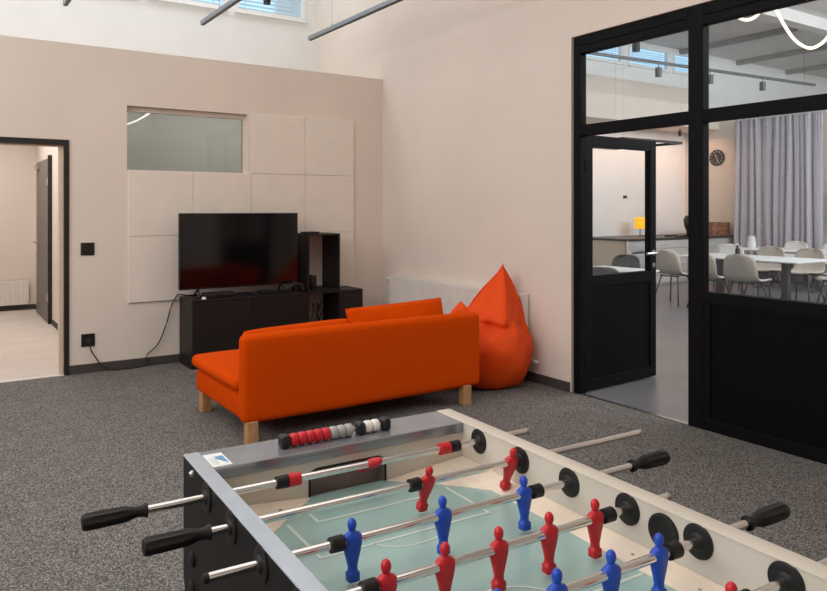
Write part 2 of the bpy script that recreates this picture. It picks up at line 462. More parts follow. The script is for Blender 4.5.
# ------------------------------------------------------------------ glazed partition and its door
pt = thing('wall_partition', 'black framed glazed partition with solid lower panels', 'partition', (FX, 0, 0), kind='structure')
T0, T1 = 0.0, 0.07
def post(y0, y1, z0=0, z1=2.893): box('post', T0, T1, y0, y1, z0, z1, 'black', pt, bevel=.003, seg=1)
def rail(y0, y1, z0, z1): box('rail', T0, T1, y0, y1, z0, z1, 'black', pt, bevel=.003, seg=1)
post(4.13, 4.205); post(3.013, 3.13); post(1.90, 2.01); post(.905, .98)
for a, b in ((3.13, 4.13), (2.01, 3.013), (.98, 1.90)):
    rail(a, b, 2.82, 2.893); rail(a, b, 2.755, 2.818)
    rail(a, b, 2.09, 2.178)
    box('pane', .03, .038, a, b, 2.178, 2.755, 'glass', pt)
for a, b in ((2.01, 3.013), (.98, 1.90)):
    rail(a, b, .862, .937); rail(a, b, 0, .072)
    box('pane', .03, .038, a, b, .937, 2.09, 'glass', pt)
    box('lower_panel', .014, .056, a, b, .072, .862, 'blackpanel', pt)
    boxes('bead', [(.004, .014, a, b, .072, .086), (.004, .014, a, b, .848, .862), (.004, .014, a, a + .05, .086, .848), (.004, .014, b - .05, b, .086, .848)], 'black', pt)
box('floor_strip', .0, .03, 3.13, 4.13, 0.0, .006, 'steel', pt)

dl = thing('door_2', 'black glazed door standing open into the canteen', 'door', (FX + .065, 4.16, 0), math.radians(3.8), kind='structure')
DW = 0.965
LZ0, LZ1 = 0.012, 2.105
def leaf(n, x0, x1, z0, z1, m='black', y0=-.03, y1=.03): return box(n, x0, x1, y0, y1, z0, z1, m, dl, bevel=.002 if m == 'black' else 0, seg=1)
leaf('stile', 0, .085, LZ0, LZ1); leaf('stile', DW - .085, DW, LZ0, LZ1)
leaf('top_rail', .085, DW - .085, 2.015, LZ1); leaf('middle_rail', .085, DW - .085, .86, .95); leaf('bottom_rail', .085, DW - .085, LZ0, .10)
leaf('pane', .085, DW - .085, .95, 2.015, 'glass', -.004, .004)
leaf('lower_panel', .085, DW - .085, .10, .86, 'blackpanel', -.02, .02)
for s in (-1, 1):
    bm = bmesh.new(); lathe(bm, [(0, .024), (.008, .024), (.01, .012), (.045, .012)], 14, 'y', DW - .045, 0, 1.11)
    for v in bm.verts: v.co.y = s * (v.co.y + .03)
    tube(bm, spline([(DW - .045, s * .072, 1.11), (DW - .10, s * .078, 1.11), (DW - .20, s * .076, 1.108)], 4), .012, 8)
    h_ = finish('handle', bm, 'steel', dl, autos=40)
    bm = bmesh.new(); lathe(bm, [(0, .022), (.008, .022)], 14, 'y', DW - .045, 0, 1.0)
    for v in bm.verts: v.co.y = s * (v.co.y + .03)
    finish('keyhole_plate', bm, 'steel', dl, autos=40)
box('closer_body', .12, .38, .03, .075, 2.04, 2.10, 'plastic', dl, bevel=.006)
for z in (.25, 1.05, 1.85): box('hinge', -.012, .002, -.036, -.012, z - .05, z + .05, 'black', dl)

# ------------------------------------------------------------------ canteen beyond the glass
KY, KX1 = 10.6, 21.5
struct(box('floor_canteen', RX + .03, KX1, -1.2, KY, -0.06, 0.0, 'concrete'), 'smooth grey canteen floor', 'floor')
kwx = [(11.1, 12.52), (12.72, 14.1), (14.26, 15.2)]
kz0, kz1 = 4.64, 5.12
wk = [(RX + .14, 11.1, KY, KY + .12, 0, 5.2), (15.2, KX1, KY, KY + .12, 0, 5.2), (11.1, 15.2, KY, KY + .12, 0, kz0), (11.1, 15.2, KY, KY + .12, kz1, 5.2),
      (12.52, 12.72, KY, KY + .12, kz0, kz1), (14.1, 14.26, KY, KY + .12, kz0, kz1)]
struct(boxes('wall_canteen_far', wk, 'white'), 'white far wall of the canteen', 'wall')
for i, (a, b) in enumerate(kwx):
    clerestory('window_%d' % (i + 7), 'canteen clerestory window with blind, %s from the curtain' % ['third', 'second', 'nearest'][i], a, b, KY, kz0, kz1, .05)
EX = 14.72
struct(box('wall_canteen_end', EX, EX + .12, -1.2, KY, 0, 3.62, 'wall'), 'white wall behind the curtain and the clock', 'wall')
struct(box('ceiling_canteen_low', EX + .12, KX1, -1.2, KY, 3.5, 3.62, 'white'), 'flat roof of the rooms behind the curtain wall', 'ceiling')
struct(box('wall_canteen_upper', KX1, KX1 + .1, -1.2, KY + .12, 3.5, 5.2, 'wall'), 'white upper end wall of the canteen', 'wall')
struct(box('wall_canteen_near', RX + .14, KX1, -1.3, -1.2, 0, 5.2, 'wall'), 'white near wall of the canteen', 'wall')
struct(box('ceiling_canteen', RX, KX1, -1.2, KY + .12, 5.2, 5.3, 'ceil'), 'grey canteen ceiling', 'ceiling')
for i, x in enumerate((12.3, 14.55, 16.8, 19.05)):
    struct(box('trim_%d' % (i + 2), x - .06, x + .06, 7.9, KY, 5.09, 5.2, 'beam'), 'dark grey ceiling beam, %s from the clerestory end' % ['first', 'second', 'third', 'fourth'][i], 'beam')
struct(box('trim_6', RX + .14, KX1, 7.30, 7.55, 4.98, 5.2, 'ceil'), 'long white ceiling beam across the canteen', 'beam')
struct(boxes('trim_7', [(RX + .14, 14.72, 9.72, KY, 3.27, 3.75), (RX + .14, 14.72, 10.15, KY, 3.75, 4.2)], 'wall'), 'stepped white bulkhead above the counter', 'bulkhead')
# counter
ct = thing('kitchen_counter', 'long canteen counter with whitewashed plank front and dark worktop', 'counter', (11.1, 9.3, 0))
box('body', .04, 3.5, .05, .9, 0, .88, 'warmside', ct)
box('side_panel', .03, .05, .0, 1.29, 0, .88, 'warmside', ct)
for i in range(5):
    box('plank', .03, 3.5, .03, .05, .02 + i * .172, .02 + i * .172 + .166, 'plank', ct, bevel=.003, seg=1)
box('worktop', 0, 3.55, 0, 1.29, .88, .92, 'worktop', ct, bevel=.004, seg=1)
cr = thing('wooden_crate', 'brown wooden crate on the end of the counter', 'crate', (14.24, 9.6, .92))
for i in range(3): box('slat', -.38, .38, -.2, -.185, .01 + i * .095, .095 + i * .095, 'crate', cr)
boxes('crate_body', [(-.38, -.365, -.185, .2, .01, .285), (.365, .38, -.185, .2, .01, .285), (-.365, .365, .185, .2, .01, .285), (-.365, .365, -.185, .185, 0, .015)], 'crate', cr)
cm = thing('coffee_machine', 'rounded black coffee machine on the counter beside the crate', 'coffee machine', (13.55, 9.6, .92))
bm = bmesh.new(); lathe(bm, [(0, .15), (.03, .16), (.05, .11), (.12, .11), (.2, .15), (.34, .17), (.42, .14), (.46, .05)], 18, 'z'); finish('body', bm, 'plastic', cm, autos=50)
bm = bmesh.new(); tube(bm, spline([(-.1, -.12, .3), (-.16, -.2, .22), (-.12, -.16, .1)], 5), .012, 6); finish('spout', bm, 'steel', cm, smooth=True)
tr = thing('serving_tray', 'flat dark tray on the counter near the coffee machine', 'tray', (12.9, 9.5, .92))
box('tray_base', -.2, .2, -.13, .13, 0, .012, 'plastic', tr); box('tray_rim', -.2, .2, -.14, -.13, 0, .03, 'plastic', tr); box('tray_rim', -.2, .2, .13, .14, 0, .03, 'plastic', tr)
yl = thing('yellow_lamp', 'small glowing yellow lamp standing on the counter', 'lamp', (12.62, 10.2, .92))
box('shade', -.13, .13, -.05, .05, .16, .40, 'lampyellow', yl, bevel=.01)
boxes('stand', [(-.12, .12, -.05, .05, 0, .02), (-.01, .01, -.01, .01, .02, .16)], 'steel', yl)
box('wall_outlet', -.06, .06, -.012, 0, -.03, .03, 'plastic', loc=(12.61, KY, 1.76), bevel=.003)
tag(bpy.data.objects['wall_outlet'], 'tiny dark outlet plate high on the canteen wall', 'outlet')
# clock
ck = thing('wall_clock', 'round black wall clock beside the curtain', 'clock', (EX, 9.77, 2.65), math.radians(-90))
bm = bmesh.new(); lathe(bm, [(0, .18), (-.03, .18), (-.035, .17), (-.025, .165)], 32, 'y'); finish('case', bm, 'plastic', ck, autos=40)
bm = bmesh.new(); lathe(bm, [(-.02, .165), (-.027, .165)], 32, 'y'); finish('face', bm, 'clockface', ck, autos=40)
for i in range(12):
    a = 2 * PI * i / 12
    box('tick', -.006, .006, -.031, -.028, .125, .152, 'whiteplastic', ck, rot=(0, a, 0))
for n, ln, a in (('hour_hand', .075, math.radians(-25)), ('minute_hand', .12, math.radians(160))):
    box(n, -.006, .006, -.034, -.031, -.015, ln, 'whiteplastic', ck, rot=(0, a, 0))
# curtain
bm = bmesh.new()
cx0, cx1, cyy, cz0, cz1 = -9.24, -7.38, 14.52, .03, 3.40
nx, nz = 260, 14
grid = []
for j in range(nz + 1):
    fz = j / nz; row = []
    for i in range(nx + 1):
        fx = i / nx
        ph = fx * 2 * PI * 12 + 1.7 * math.sin(fx * 9.0) + .9 * math.sin(fx * 23)
        amp = .085 * (0.5 + .55 * (1 - fz)) * (0.75 + .35 * math.sin(fx * 31))
        w = math.sin(ph + .5 * math.sin(fz * 4 + fx * 12))
        y = cyy + amp * w + (.012 * math.sin(fx * 2 * PI * 48) if fz > .9 else 0)
        row.append(bm.verts.new((y, -(cx0 + (cx1 - cx0) * fx + .02 * math.cos(ph)), cz0 + (cz1 - cz0) * fz)))
    grid.append(row)
for j in range(nz):
    for i in range(nx): bm.faces.new((grid[j][i], grid[j][i + 1], grid[j + 1][i + 1], grid[j + 1][i]))
cu = thing('curtain', 'floor-length grey gathered curtain in the canteen', 'curtain', (0, 0, 0))
fab = finish('fabric', bm, 'curtain', cu, smooth=True)
so = fab.modifiers.new('thick', 'SOLIDIFY'); so.thickness = .004
bm = bmesh.new(); tube(bm, [(cyy, -cx0 + .05, cz1 + .02), (cyy, -cx1 - .1, cz1 + .02)], .016, 8); finish('rail', bm, 'whiteplastic', cu)
# screen on the wall at the end of the curtain
ws = thing('wall_screen', 'dark flat screen on the wall at the end of the curtain', 'screen', (EX, 6.75, 1.5))
box('panel', -.06, -.02, -.55, .55, -.36, .36, 'tvblack', ws, bevel=.006)
box('mount', -.02, 0, -.2, .2, -.15, .15, 'plastic', ws)


# canteen chairs
def make_chair(mm):
    t = bpy.data.objects.new('shell_chair', None); C.objects.link(t)
    # one moulded shell: seat sweeping up into the back, rounded corners
    prof = [(.22, .445, .20), (.235, .455, .205), (.15, .452, .225), (.0, .44, .235), (-.12, .445, .235), (-.19, .475, .23), (-.225, .54, .225), (-.245, .63, .225), (-.262, .72, .215), (-.272, .78, .19), (-.277, .815, .14), (-.279, .828, .07)]
    bm = bmesh.new(); rows = []
    for (y, z, hw) in prof:
        row = []
        for i in range(11):
            s = -1 + 2 * i / 10
            dish = (abs(s) ** 2.5)
            back = min(1, max(0, (z - .45) / .2))
            row.append(bm.verts.new((s * hw, y + back * dish * .05, z + (1 - back) * dish * .02)))
        rows.append(row)
    for a, b in zip(rows, rows[1:]):
        for i in range(10): bm.faces.new((a[i], a[i + 1], b[i + 1], b[i]))
    o = finish('shell', bm, mm, t, smooth=True)
    s_ = o.modifiers.new('thick', 'SOLIDIFY'); s_.thickness = .014
    for sx in (-1, 1):
        for yy, ye in ((.12, .22), (-.12, -.23)):
            bm = bmesh.new(); tube(bm, [(sx * .13, yy, .432), (sx * .21, ye, 0)], .010, 6); finish('leg', bm, 'spotgrey', t, smooth=True)
    for yy in (-.12, .12): box('cross_bar', -.15, .15, yy - .01, yy + .01, .415, .432, 'spotgrey', t)
    return t


protos = {}
def chair(x, y, ang, mm, label, group):
    if mm not in protos:
        protos[mm] = make_chair(mm); o = protos[mm]
    else:
        o = copy_tree(protos[mm])
    o.location = (x, y, 0); o.rotation_euler = (0, 0, math.radians(ang)); o.scale = (1.12, 1.05, 1.04)
    tag(o, label, 'chair', group)
    return o


# angle: 0 faces +Y, -90 faces +X, 90 faces -X
GA, GB, GC = 'chairs around the near canteen table', 'chairs around the far canteen table', 'chairs around the table behind the open door'
chair(9.86, 7.30, -88, 'shell', 'beige shell chair seen through the open doorway', GA)
chair(9.80, 6.62, -92, 'shell', 'beige shell chair, backrest to the glass, next to the partition post', GA)
chair(9.80, 6.02, -86, 'shell', 'beige shell chair, backrest to the glass, nearest the table end', GA)
chair(10.95, 5.35, 40, 'shell', 'beige shell chair turned sideways at the table end', GA)
chair(11.75, 5.60, 90, 'shell', 'beige shell chair by the screen beyond the table', GA)
chair(11.70, 6.25, 90, 'shell', 'beige shell chair facing the glass across the near table', GA)
chair(11.70, 6.90, 92, 'shell', 'beige shell chair across the near table, behind the bottle', GA)
chair(11.65, 7.6, 92, 'shellwhite', 'white shell chair across the near table by the counter', GA)
chair(14.05, 7.75, 90, 'shellwhite', 'white shell chair in front of the curtain middle', GB)
chair(14.05, 7.0, 90, 'shellwhite', 'white shell chair before the curtain beside the screen', GB)
chair(12.45, 7.9, -90, 'shellwhite', 'white shell chair at the far table beside the counter', GB)
chair(6.42, 5.55, -80, 'shellgrey', 'grey shell chair at the table behind the open door, hinge side', GC)
chair(7.88, 6.78, 92, 'shellgrey', 'grey shell chair across the table behind the open door', GC)
chair(7.2, 7.25, 178, 'shellgrey', 'grey shell chair at the table end behind the open door', GC)


def canteen_table(x0, x1, y0, y1, label):
    t = thing('canteen_table', label, 'table', ((x0 + x1) / 2, (y0 + y1) / 2, 0), group='white canteen tables')
    hx, hy = (x1 - x0) / 2, (y1 - y0) / 2
    box('tabletop', -hx, hx, -hy, hy, .715, .74, 'tablewhite', t, bevel=.008)
    for s in (-1, 1):
        box('leg', -.05, .05, s * hy * .55 - .05, s * hy * .55 + .05, .015, .715, 'spotgrey', t, bevel=.004, seg=1)
        box('foot', -.28, .28, s * hy * .55 - .05, s * hy * .55 + .05, 0, .015, 'spotgrey', t)
    box('apron', -.03, .03, -hy * .5, hy * .5, .67, .715, 'spotgrey', t)


canteen_table(10.25, 11.30, 5.55, 7.55, 'white canteen table with a small bottle on it')
canteen_table(12.85, 13.85, 6.4, 8.3, 'white canteen table in front of the grey curtain')
canteen_table(7.0, 7.55, 5.8, 6.7, 'small white table behind the open glazed door')
bt = thing('bottle', 'small dark bottle on the white canteen table', 'bottle', (10.75, 6.78, .74))
bm = bmesh.new(); lathe(bm, [(0, .035), (.11, .035), (.14, .014), (.18, .013)], 14, 'z'); finish('body', bm, 'plastic', bt, autos=50)
bm = bmesh.new(); lathe(bm, [(.18, .015), (.205, .015)], 14, 'z'); finish('cap', bm, 'whiteplastic', bt, autos=50)
bt = thing('water_jug', 'pale water jug on the table before the curtain', 'jug', (13.15, 8.0, .74))
bm = bmesh.new(); lathe(bm, [(0, .07), (.10, .085), (.20, .06), (.24, .065)], 16, 'z'); finish('body', bm, 'whiteplastic', bt, autos=50)
bm = bmesh.new(); tube(bm, spline([(.06, 0, .21), (.13, 0, .17), (.08, 0, .07)], 5), .009, 6); finish('handle', bm, 'whiteplastic', bt, smooth=True)


# ceiling track with spots, canteen
def spot(parent, p, ln=.16, r=.045):
    bm = bmesh.new(); lathe(bm, [(0, r), (ln, r), (ln + .004, r * .6)], 14, 'z', p[0], p[1], p[2] - ln - .07)
    o = finish('spot_head', bm, 'spotgrey', parent, autos=50)
    bm = bmesh.new(); tube(bm, [(p[0], p[1], p[2] - .07), (p[0], p[1], p[2])], .008, 6); finish('neck', bm, 'spotgrey', o)
    return o


kt = thing('track_light', 'long grey ceiling track with spotlights in the canteen', 'track light', (0, 0, 0))
A, B = Vector((8.6, 8.9, 4.2)), Vector((16.2, 8.38, 4.2))
bm = bmesh.new()
d = (B - A).normalized(); nrm = Vector((-d.y, d.x, 0)) * .025
vs = [bm.verts.new(p) for p in (A - nrm, B - nrm, B + nrm, A + nrm)]
vt = [bm.verts.new(v.co + Vector((0, 0, .05))) for v in vs]
bm.faces.new(vs[::-1]); bm.faces.new(vt)
for i in range(4): bm.faces.new((vs[i], vs[(i + 1) % 4], vt[(i + 1) % 4], vt[i]))
finish('track', bm, 'spotgrey', kt)
for xx in (11.3, 12.75, 14.38):
    f = (xx - A.x) / (B.x - A.x); spot(kt, A.lerp(B, f), .17, .06)
for f in (.1, .5, .95):
    p = A.lerp(B, f); bm = bmesh.new(); tube(bm, [p + Vector((0, 0, .05)), Vector((p.x, p.y, 5.2))], .004, 5); finish('suspension_wire', bm, 'spotgrey', kt)
for i, (x, y, z, dd, lab) in enumerate(((636, 40, 4.95, 0, 'dark ceiling spotlight before the canteen clerestory'), (680, 129, 3.27, 0, 'tiny dark spotlight under the bulkhead'))):
    if z > 4: p = on_z(x, y, 4.6); top = 5.2
    else: p = on_y(x, y, 10.1); top = 3.27; p.z = 3.27
    t = thing('ceiling_spot', lab, 'spotlight', (p.x, p.y, 0))
    bm = bmesh.new(); r = .07 if z > 4 else .04; L_ = .16 if z > 4 else .11
    zz = p.z if z > 4 else 3.27
    lathe(bm, [(zz - L_ - .05, r), (zz - .05, r), (zz - .045, r * .5)], 14, 'z'); finish('spot_head', bm, 'plastic', t, autos=50)
    bm = bmesh.new(); tube(bm, [(0, 0, zz - .05), (0, 0, top)], .012, 6); finish('stem', bm, 'plastic', t)
sfm = thing('pendant_light', 'square black light frame hanging in the canteen before the counter', 'light frame', (0, 0, 0))
fx0, fx1, fy0, fy1, fzz = 9.0, 10.45, 7.6, 9.0, 2.6
for b4 in ((fx0, fx1, fy0 - .02, fy0 + .02), (fx0, fx1, fy1 - .02, fy1 + .02), (fx0 - .02, fx0 + .02, fy0, fy1), (fx1 - .02, fx1 + .02, fy0, fy1)):
    box('bar', *b4, fzz - .02, fzz + .02, 'plastic', sfm)
for x4 in (fx0, fx1):
    for y4 in (fy0, fy1):
        bm = bmesh.new(); tube(bm, [(x4, y4, fzz + .02), (x4, y4, 5.2)], .001, 4); finish('suspension_wire', bm, 'spotgrey', sfm)
spot(sfm, (fx1, 8.2, fzz - .02), .11, .035)
# wavy LED tube, canteen
def depth_pt(x, y, d):
    r = pray(x, y); return Vector((r[0] * d, r[1] * d, CAMH + r[2] * d))
lt = thing('led_tube_lamp', 'wavy glowing LED tube hanging in the canteen', 'lamp', (0, 0, 0))
pts = [depth_pt(x, y, dd) for x, y, dd in ((737, 17, 12.0), (746, 20, 12.05), (755, 17, 12.1), (763, 8, 12.15), (769, 2, 12.2), (775, 8, 12.2), (783, 23, 12.2), (793, 38, 12.2), (803, 46, 12.2), (812, 48, 12.2), (822, 43, 12.2), (832, 33, 12.2), (842, 30, 12.2), (854, 38, 12.2))]
bm = bmesh.new(); tube(bm, spline(pts, 6), .026, 8); finish('tube', bm, 'led', lt, smooth=True)
for i in (0, 4, 11):
    bm = bmesh.new(); tube(bm, [pts[i] + Vector((0, 0, .03)), Vector((pts[i].x, pts[i].y, 5.2))], .004, 5); finish('suspension_wire', bm, 'spotgrey', lt)
# glowing tube added behind the interior window to stand in for an LED reflection
lt = thing('led_tube_lamp', 'curved glowing tube added behind the interior window as its LED reflection', 'lamp', (0, 0, 0))
pts = [on_y(x, y, 8.3) for x, y in ((118, 126), (128, 124), (137, 120.5), (146, 115.5), (153, 111), (158, 108))]
bm = bmesh.new(); tube(bm, spline(pts, 6), .009, 8); finish('tube', bm, 'ledreflection', lt, smooth=True)
for i in (0, 5):
    bm = bmesh.new(); tube(bm, [pts[i] + Vector((0, 0, .01)), Vector((pts[i].x, pts[i].y, TOP - .1))], .003, 5); finish('suspension_wire', bm, 'spotgrey', lt)

# ------------------------------------------------------------------ suspended tracks in the hall
for x, lab in ((1.05, 'grey suspended light track, third from the glazed wall'), (2.33, 'grey suspended light track, second from the glazed wall'), (3.54, 'grey suspended light track, first from the glazed wall')):
    t = thing('suspended_track', lab, 'light track', (x, 0, 0), group='suspended light tracks')
    box('profile', -.022, .022, -1.0, 7.40, 3.385, 3.43, 'trackgrey', t, bevel=.004, seg=1)
    box('slot', -.014, .014, -.99, 7.39, 3.380, 3.386, 'plastic', t)
    for yy in (6.86, 3.6, .2):
        bm = bmesh.new(); tube(bm, [(0, yy, 3.43), (0, yy, 5.2)], .0025, 5); finish('suspension_wire', bm, 'steel', t)
        bm = bmesh.new(); lathe(bm, [(0, .012), (.02, .012), (.03, .004)], 10, 'z', 0, yy, 3.43); finish('gripper', bm, 'steel', t, autos=50)
    for yy in ([4.2, 3.0, 1.6, .3] if x > 2 else [4.4, 3.0, 1.2]):
        spot(t, (0.0, yy, 3.385), .13, .04)
bm = bmesh.new(); p = on_z(267, 1, 3.5)
lathe(bm, [(0, .035), (.12, .035), (.125, .02)], 14, 'z', 0, 0, 0)
hs = thing('hanging_spot', 'small dark spotlight hanging in front of the clerestory blind', 'spotlight', (p.x, p.y, p.z - .03))
finish('spot_head', bm, 'plastic', hs, autos=50)
bm = bmesh.new(); tube(bm, [(0, 0, .12), (0, 0, 5.2 - p.z + .03)], .005, 6); finish('cord', bm, 'plastic', hs)

# ------------------------------------------------------------------ back room things
rd = thing('door_leaf', 'grey door with steel handle standing in the room beyond the doorway', 'door', (BX, 11.70, 0))
box('leaf', -.045, -.002, -1.21, 0, .012, 2.16, 'greydoor', rd, bevel=.002, seg=1)
box('edge_strip', -.05, -.001, -1.235, -1.21, .005, 2.2, 'darkframe', rd)
for z in (.35, 1.85): box('hinge', -.062, -.048, -1.235, -1.20, z - .05, z + .05, 'steel', rd)
bm = bmesh.new(); lathe(bm, [(-.055, .022), (-.045, .022)], 12, 'x', 0, -.10, 1.03); tube(bm, [(-.05, -.10, 1.03), (-.09, -.10, 1.03), (-.095, -.22, 1.03)], .010, 8)
finish('handle', bm, 'steel', rd, autos=50)
box('keyhole_plate', -.053, -.045, -.12, -.08, .90, .96, 'steel', rd)
bm = bmesh.new(); abox(bm, -.09, -.045, -.36, -.10, 2.06, 2.11); finish('closer_body', bm, 'steel', rd)


def radiator(name, label, loc, rz, L, z0, z1, pitch, depth=.07, valve=True):
    r = thing(name, label, 'radiator', loc, rz)
    # local: x along the length, front at y = -depth
    bm = bmesh.new(); n = int(L / pitch); pts = []
    for i in range(n):
        x = L * i / n; p = L / n
        pts += [(x, -depth), (x + p * .62, -depth), (x + p * .70, -depth + .010), (x + p * .92, -depth + .010)]
    pts.append((L, -depth))
    lo = [bm.verts.new((x, y, z0 + .02)) for x, y in pts]; hi = [bm.verts.new((x, y, z1 - .03)) for x, y in pts]
    for i in range(len(pts) - 1): bm.faces.new((lo[i], lo[i + 1], hi[i + 1], hi[i]))
    finish('front_panel', bm, 'radiator', r)
    boxes('casing', [(0, L, -depth, -.012, z1 - .03, z1), (0, L, -depth, -.012, z0, z0 + .02), (-.006, 0, -depth, -.012, z0, z1), (L, L + .006, -depth, -.012, z0, z1), (0, L, -.02, -.012, z0 + .02, z1 - .03)], 'radiator', r)
    boxes('bracket', [(L * .15, L * .15 + .03, -.012, 0, z0 + .1, z1 - .1), (L * .85, L * .85 + .03, -.012, 0, z0 + .1, z1 - .1)], 'steel', r)
    if valve:
        bm = bmesh.new(); lathe(bm, [(-.10, .016), (-.09, .022), (-.045, .022), (-.04, .012), (0, .012)], 14, 'x', 0, -depth * .55, z1 - .05); finish('valve', bm, 'whiteplastic', r, autos=50)
        bm = bmesh.new(); tube(bm, spline([(L, -depth * .5, z0 + .03), (L + .07, -depth * .5, z0 + .03), (L + .11, -depth * .4, z0 + .02), (L + .12, -.004, z0 + .02)], 4), .014, 8); finish('pipe', bm, 'whiteplastic', r, smooth=True)
    return r


radiator('radiator', 'long white panel radiator behind the orange sofa', (RX - .002, 6.92, 0), math.radians(-90), 2.20, .165, .757, .036)
radiator('radiator', 'low white radiator in the room beyond the doorway', (-.9, BY - .02, 0), 0, 2.12, .09, .44, .055, .07, False)

# switches and sockets
sw = thing('light_switch', 'black light switch on the wall beside the doorway', 'switch', (1.206, WY, 1.133))
box('frame', -.058, .058, -.010, 0, -.058, .058, 'plastic', sw, bevel=.003, seg=1)
for x in (-.024, .024): box('rocker', x - .022, x + .022, -.014, -.010, -.045, .045, 'plastic', sw, bevel=.002, seg=1)
sk = thing('wall_socket', 'black power socket with a plugged-in cable near the skirting', 'socket', (1.21, WY, .298))
box('frame', -.058, .058, -.010, 0, -.058, .058, 'plastic', sk, bevel=.003, seg=1)
bm = bmesh.new(); lathe(bm, [(-.010, .026), (-.014, .026), (-.013, .022)], 18, 'y'); finish('outlet', bm, 'dark', sk, autos=50)
bm = bmesh.new()
kp = [on_y(90, 342, WY - .032), on_y(91, 350, WY - .036), on_y(96, 358, WY - .036), Vector((1.33, WY - .036, .05)), Vector((1.42, WY - .05, .008)), Vector((1.58, WY - .06, .007)), Vector((1.72, WY - .04, .02)),
      on_y(147, 355, WY - .036), on_y(158, 344, WY - .036), on_y(166, 325, WY - .036), on_y(171, 307, WY - .036), on_y(176, 297, WY - .04), Vector((2.02, WY - .05, .668)), Vector((2.1, WY - .06, .655)), Vector((2.2, WY - .06, .655))]
tube(bm, spline(kp, 6), .006, 7)
pc = finish('power_cable', bm, 'plastic', smooth=True); tag(pc, 'thin black power cable drooping from the socket to the TV bench', 'cable')

# ------------------------------------------------------------------ TV bench and shelves
FY = 6.751; BYK = WY - .024
tb = thing('tv_bench', 'black-brown TV bench with two plain doors', 'cabinet', (2.032, FY, 0))
boxes('body', [(0, .018, .018, .412, 0, .645), (1.155, 1.173, .018, .412, 0, .645), (.018, 1.155, .018, .412, .04, .058), (.018, 1.155, .392, .412, .058, .627), (.018, 1.155, .03, .06, 0, .04)], 'blackwood', tb)
box('top', -.002, 1.175, 0, .413, .627, .647, 'blackwood', tb, bevel=.002, seg=1)
for a, b in ((.001, .585), (.588, 1.172)): box('door', a, b, 0, .017, .045, .624, 'blackwood', tb, bevel=.0015, seg=1)
sh = thing('open_shelf', 'low open black cube shelf with cables inside', 'shelf', (3.21, FY + .01, 0))
boxes('frame', [(0, .018, 0, .38, 0, .645), (.367, .385, 0, .38, 0, .645), (.018, .367, 0, .38, 0, .02), (.018, .367, 0, .38, .627, .645), (.018, .367, 0, .36, .26, .278)], 'blackwood', sh)
tw = thing('open_shelf', 'tall open black box shelf standing beside the TV', 'shelf', (3.225, FY + .03, .647))
boxes('frame', [(0, .018, 0, .38, 0, .595), (.352, .370, 0, .38, 0, .595), (.018, .352, 0, .38, 0, .018), (.018, .352, 0, .38, .577, .595)], 'blackwood', tw)
sc = thing('small_cabinet', 'small closed black cabinet at the end of the TV bench', 'cabinet', (3.598, FY + .01, 0))
boxes('body', [(0, .018, .018, .38, 0, .645), (.244, .262, .018, .38, 0, .645), (.018, .244, .018, .38, 0, .02), (.018, .244, .36, .38, .02, .627)], 'blackwood', sc)
box('top', -.001, .263, 0, .381, .627, .645, 'blackwood', sc, bevel=.002, seg=1)
box('door', .002, .260, 0, .017, .01, .624, 'blackwood', sc, bevel=.0015, seg=1)
# TV
tv = thing('television', 'large black flat screen TV standing on the bench', 'television', (2.562, 6.92, .647))
box('bezel', -.605, .605, -.02, .025, .085, .812, 'tvblack', tv, bevel=.004, seg=1)
box('screen', -.597, .597, -.0222, -.0205, .100, .804, 'screen', tv)
box('rear_housing', -.42, .42, .025, .07, .12, .55, 'tvblack', tv, bevel=.01)
for s in (-1, 1):
    bm = bmesh.new(); tube(bm, [(s * .42, 0, .09), (s * .44, -.09, .010)], .009, 6); tube(bm, [(s * .42, 0, .09), (s * .44, .09, .010)], .009, 6)
    finish('foot', bm, 'tvblack', tv, smooth=True)
# small things on the bench and shelves
def device(name, label, cat, loc, sx, sy, sz, rz=0, group=None):
    t = thing(name, label, cat, loc, rz, group)
    box('body', -sx / 2, sx / 2, -sy / 2, sy / 2, 0, sz, 'plastic', t, bevel=min(sz * .25, .006))
    box('front_trim', -sx * .42, sx * .42, -sy / 2 - .002, -sy / 2 + .001, sz * .35, sz * .6, 'tvblack', t)
    return t
device('media_box', 'flat black media box under the left of the TV', 'device', (2.335, 6.90, .647), .30, .16, .045)
device('media_box', 'small flat black box under the right of the TV', 'device', (2.84, 6.93, .647), .17, .12, .03)
device('media_box', 'tiny black box on the bench under the middle of the TV', 'device', (2.68, 6.85, .647), .07, .05, .022)
device('media_box', 'thin black box lying on top of the tall shelf', 'device', (3.32, 6.93, 1.242), .16, .12, .02)
device('speaker_box', 'small upright black speaker inside the tall shelf', 'speaker', (3.335, 6.92, .665), .07, .10, .14)
bm = bmesh.new(); lathe(bm, [(0, .02), (.012, .022), (.022, .014), (.024, .004)], 16, 'z')
pk = thing('sensor_puck', 'small round white sensor on the bench front edge', 'sensor', (2.155, 6.79, .647)); finish('body', bm, 'whiteplastic', pk, autos=50)
box('base_ring', -.012, .012, -.012, .012, -.0, .002, 'steel', pk)
gp = thing('game_controller', 'black game controller leaning on its stand beside the TV', 'game controller', (3.10, 6.785, .647))
bm = bmesh.new(); tube(bm, spline([(-.075, -.01, .02), (-.055, 0, .075), (0, .01, .09), (.055, 0, .075), (.075, -.01, .02)], 5), [.014] * 3 + [.02] * 15 + [.014] * 3, 8); finish('grip_shell', bm, 'plastic', gp, smooth=True)
boxes('stand', [(-.05, .05, -.03, .03, 0, .012), (-.012, .012, .012, .026, .012, .08)], 'plastic', gp)
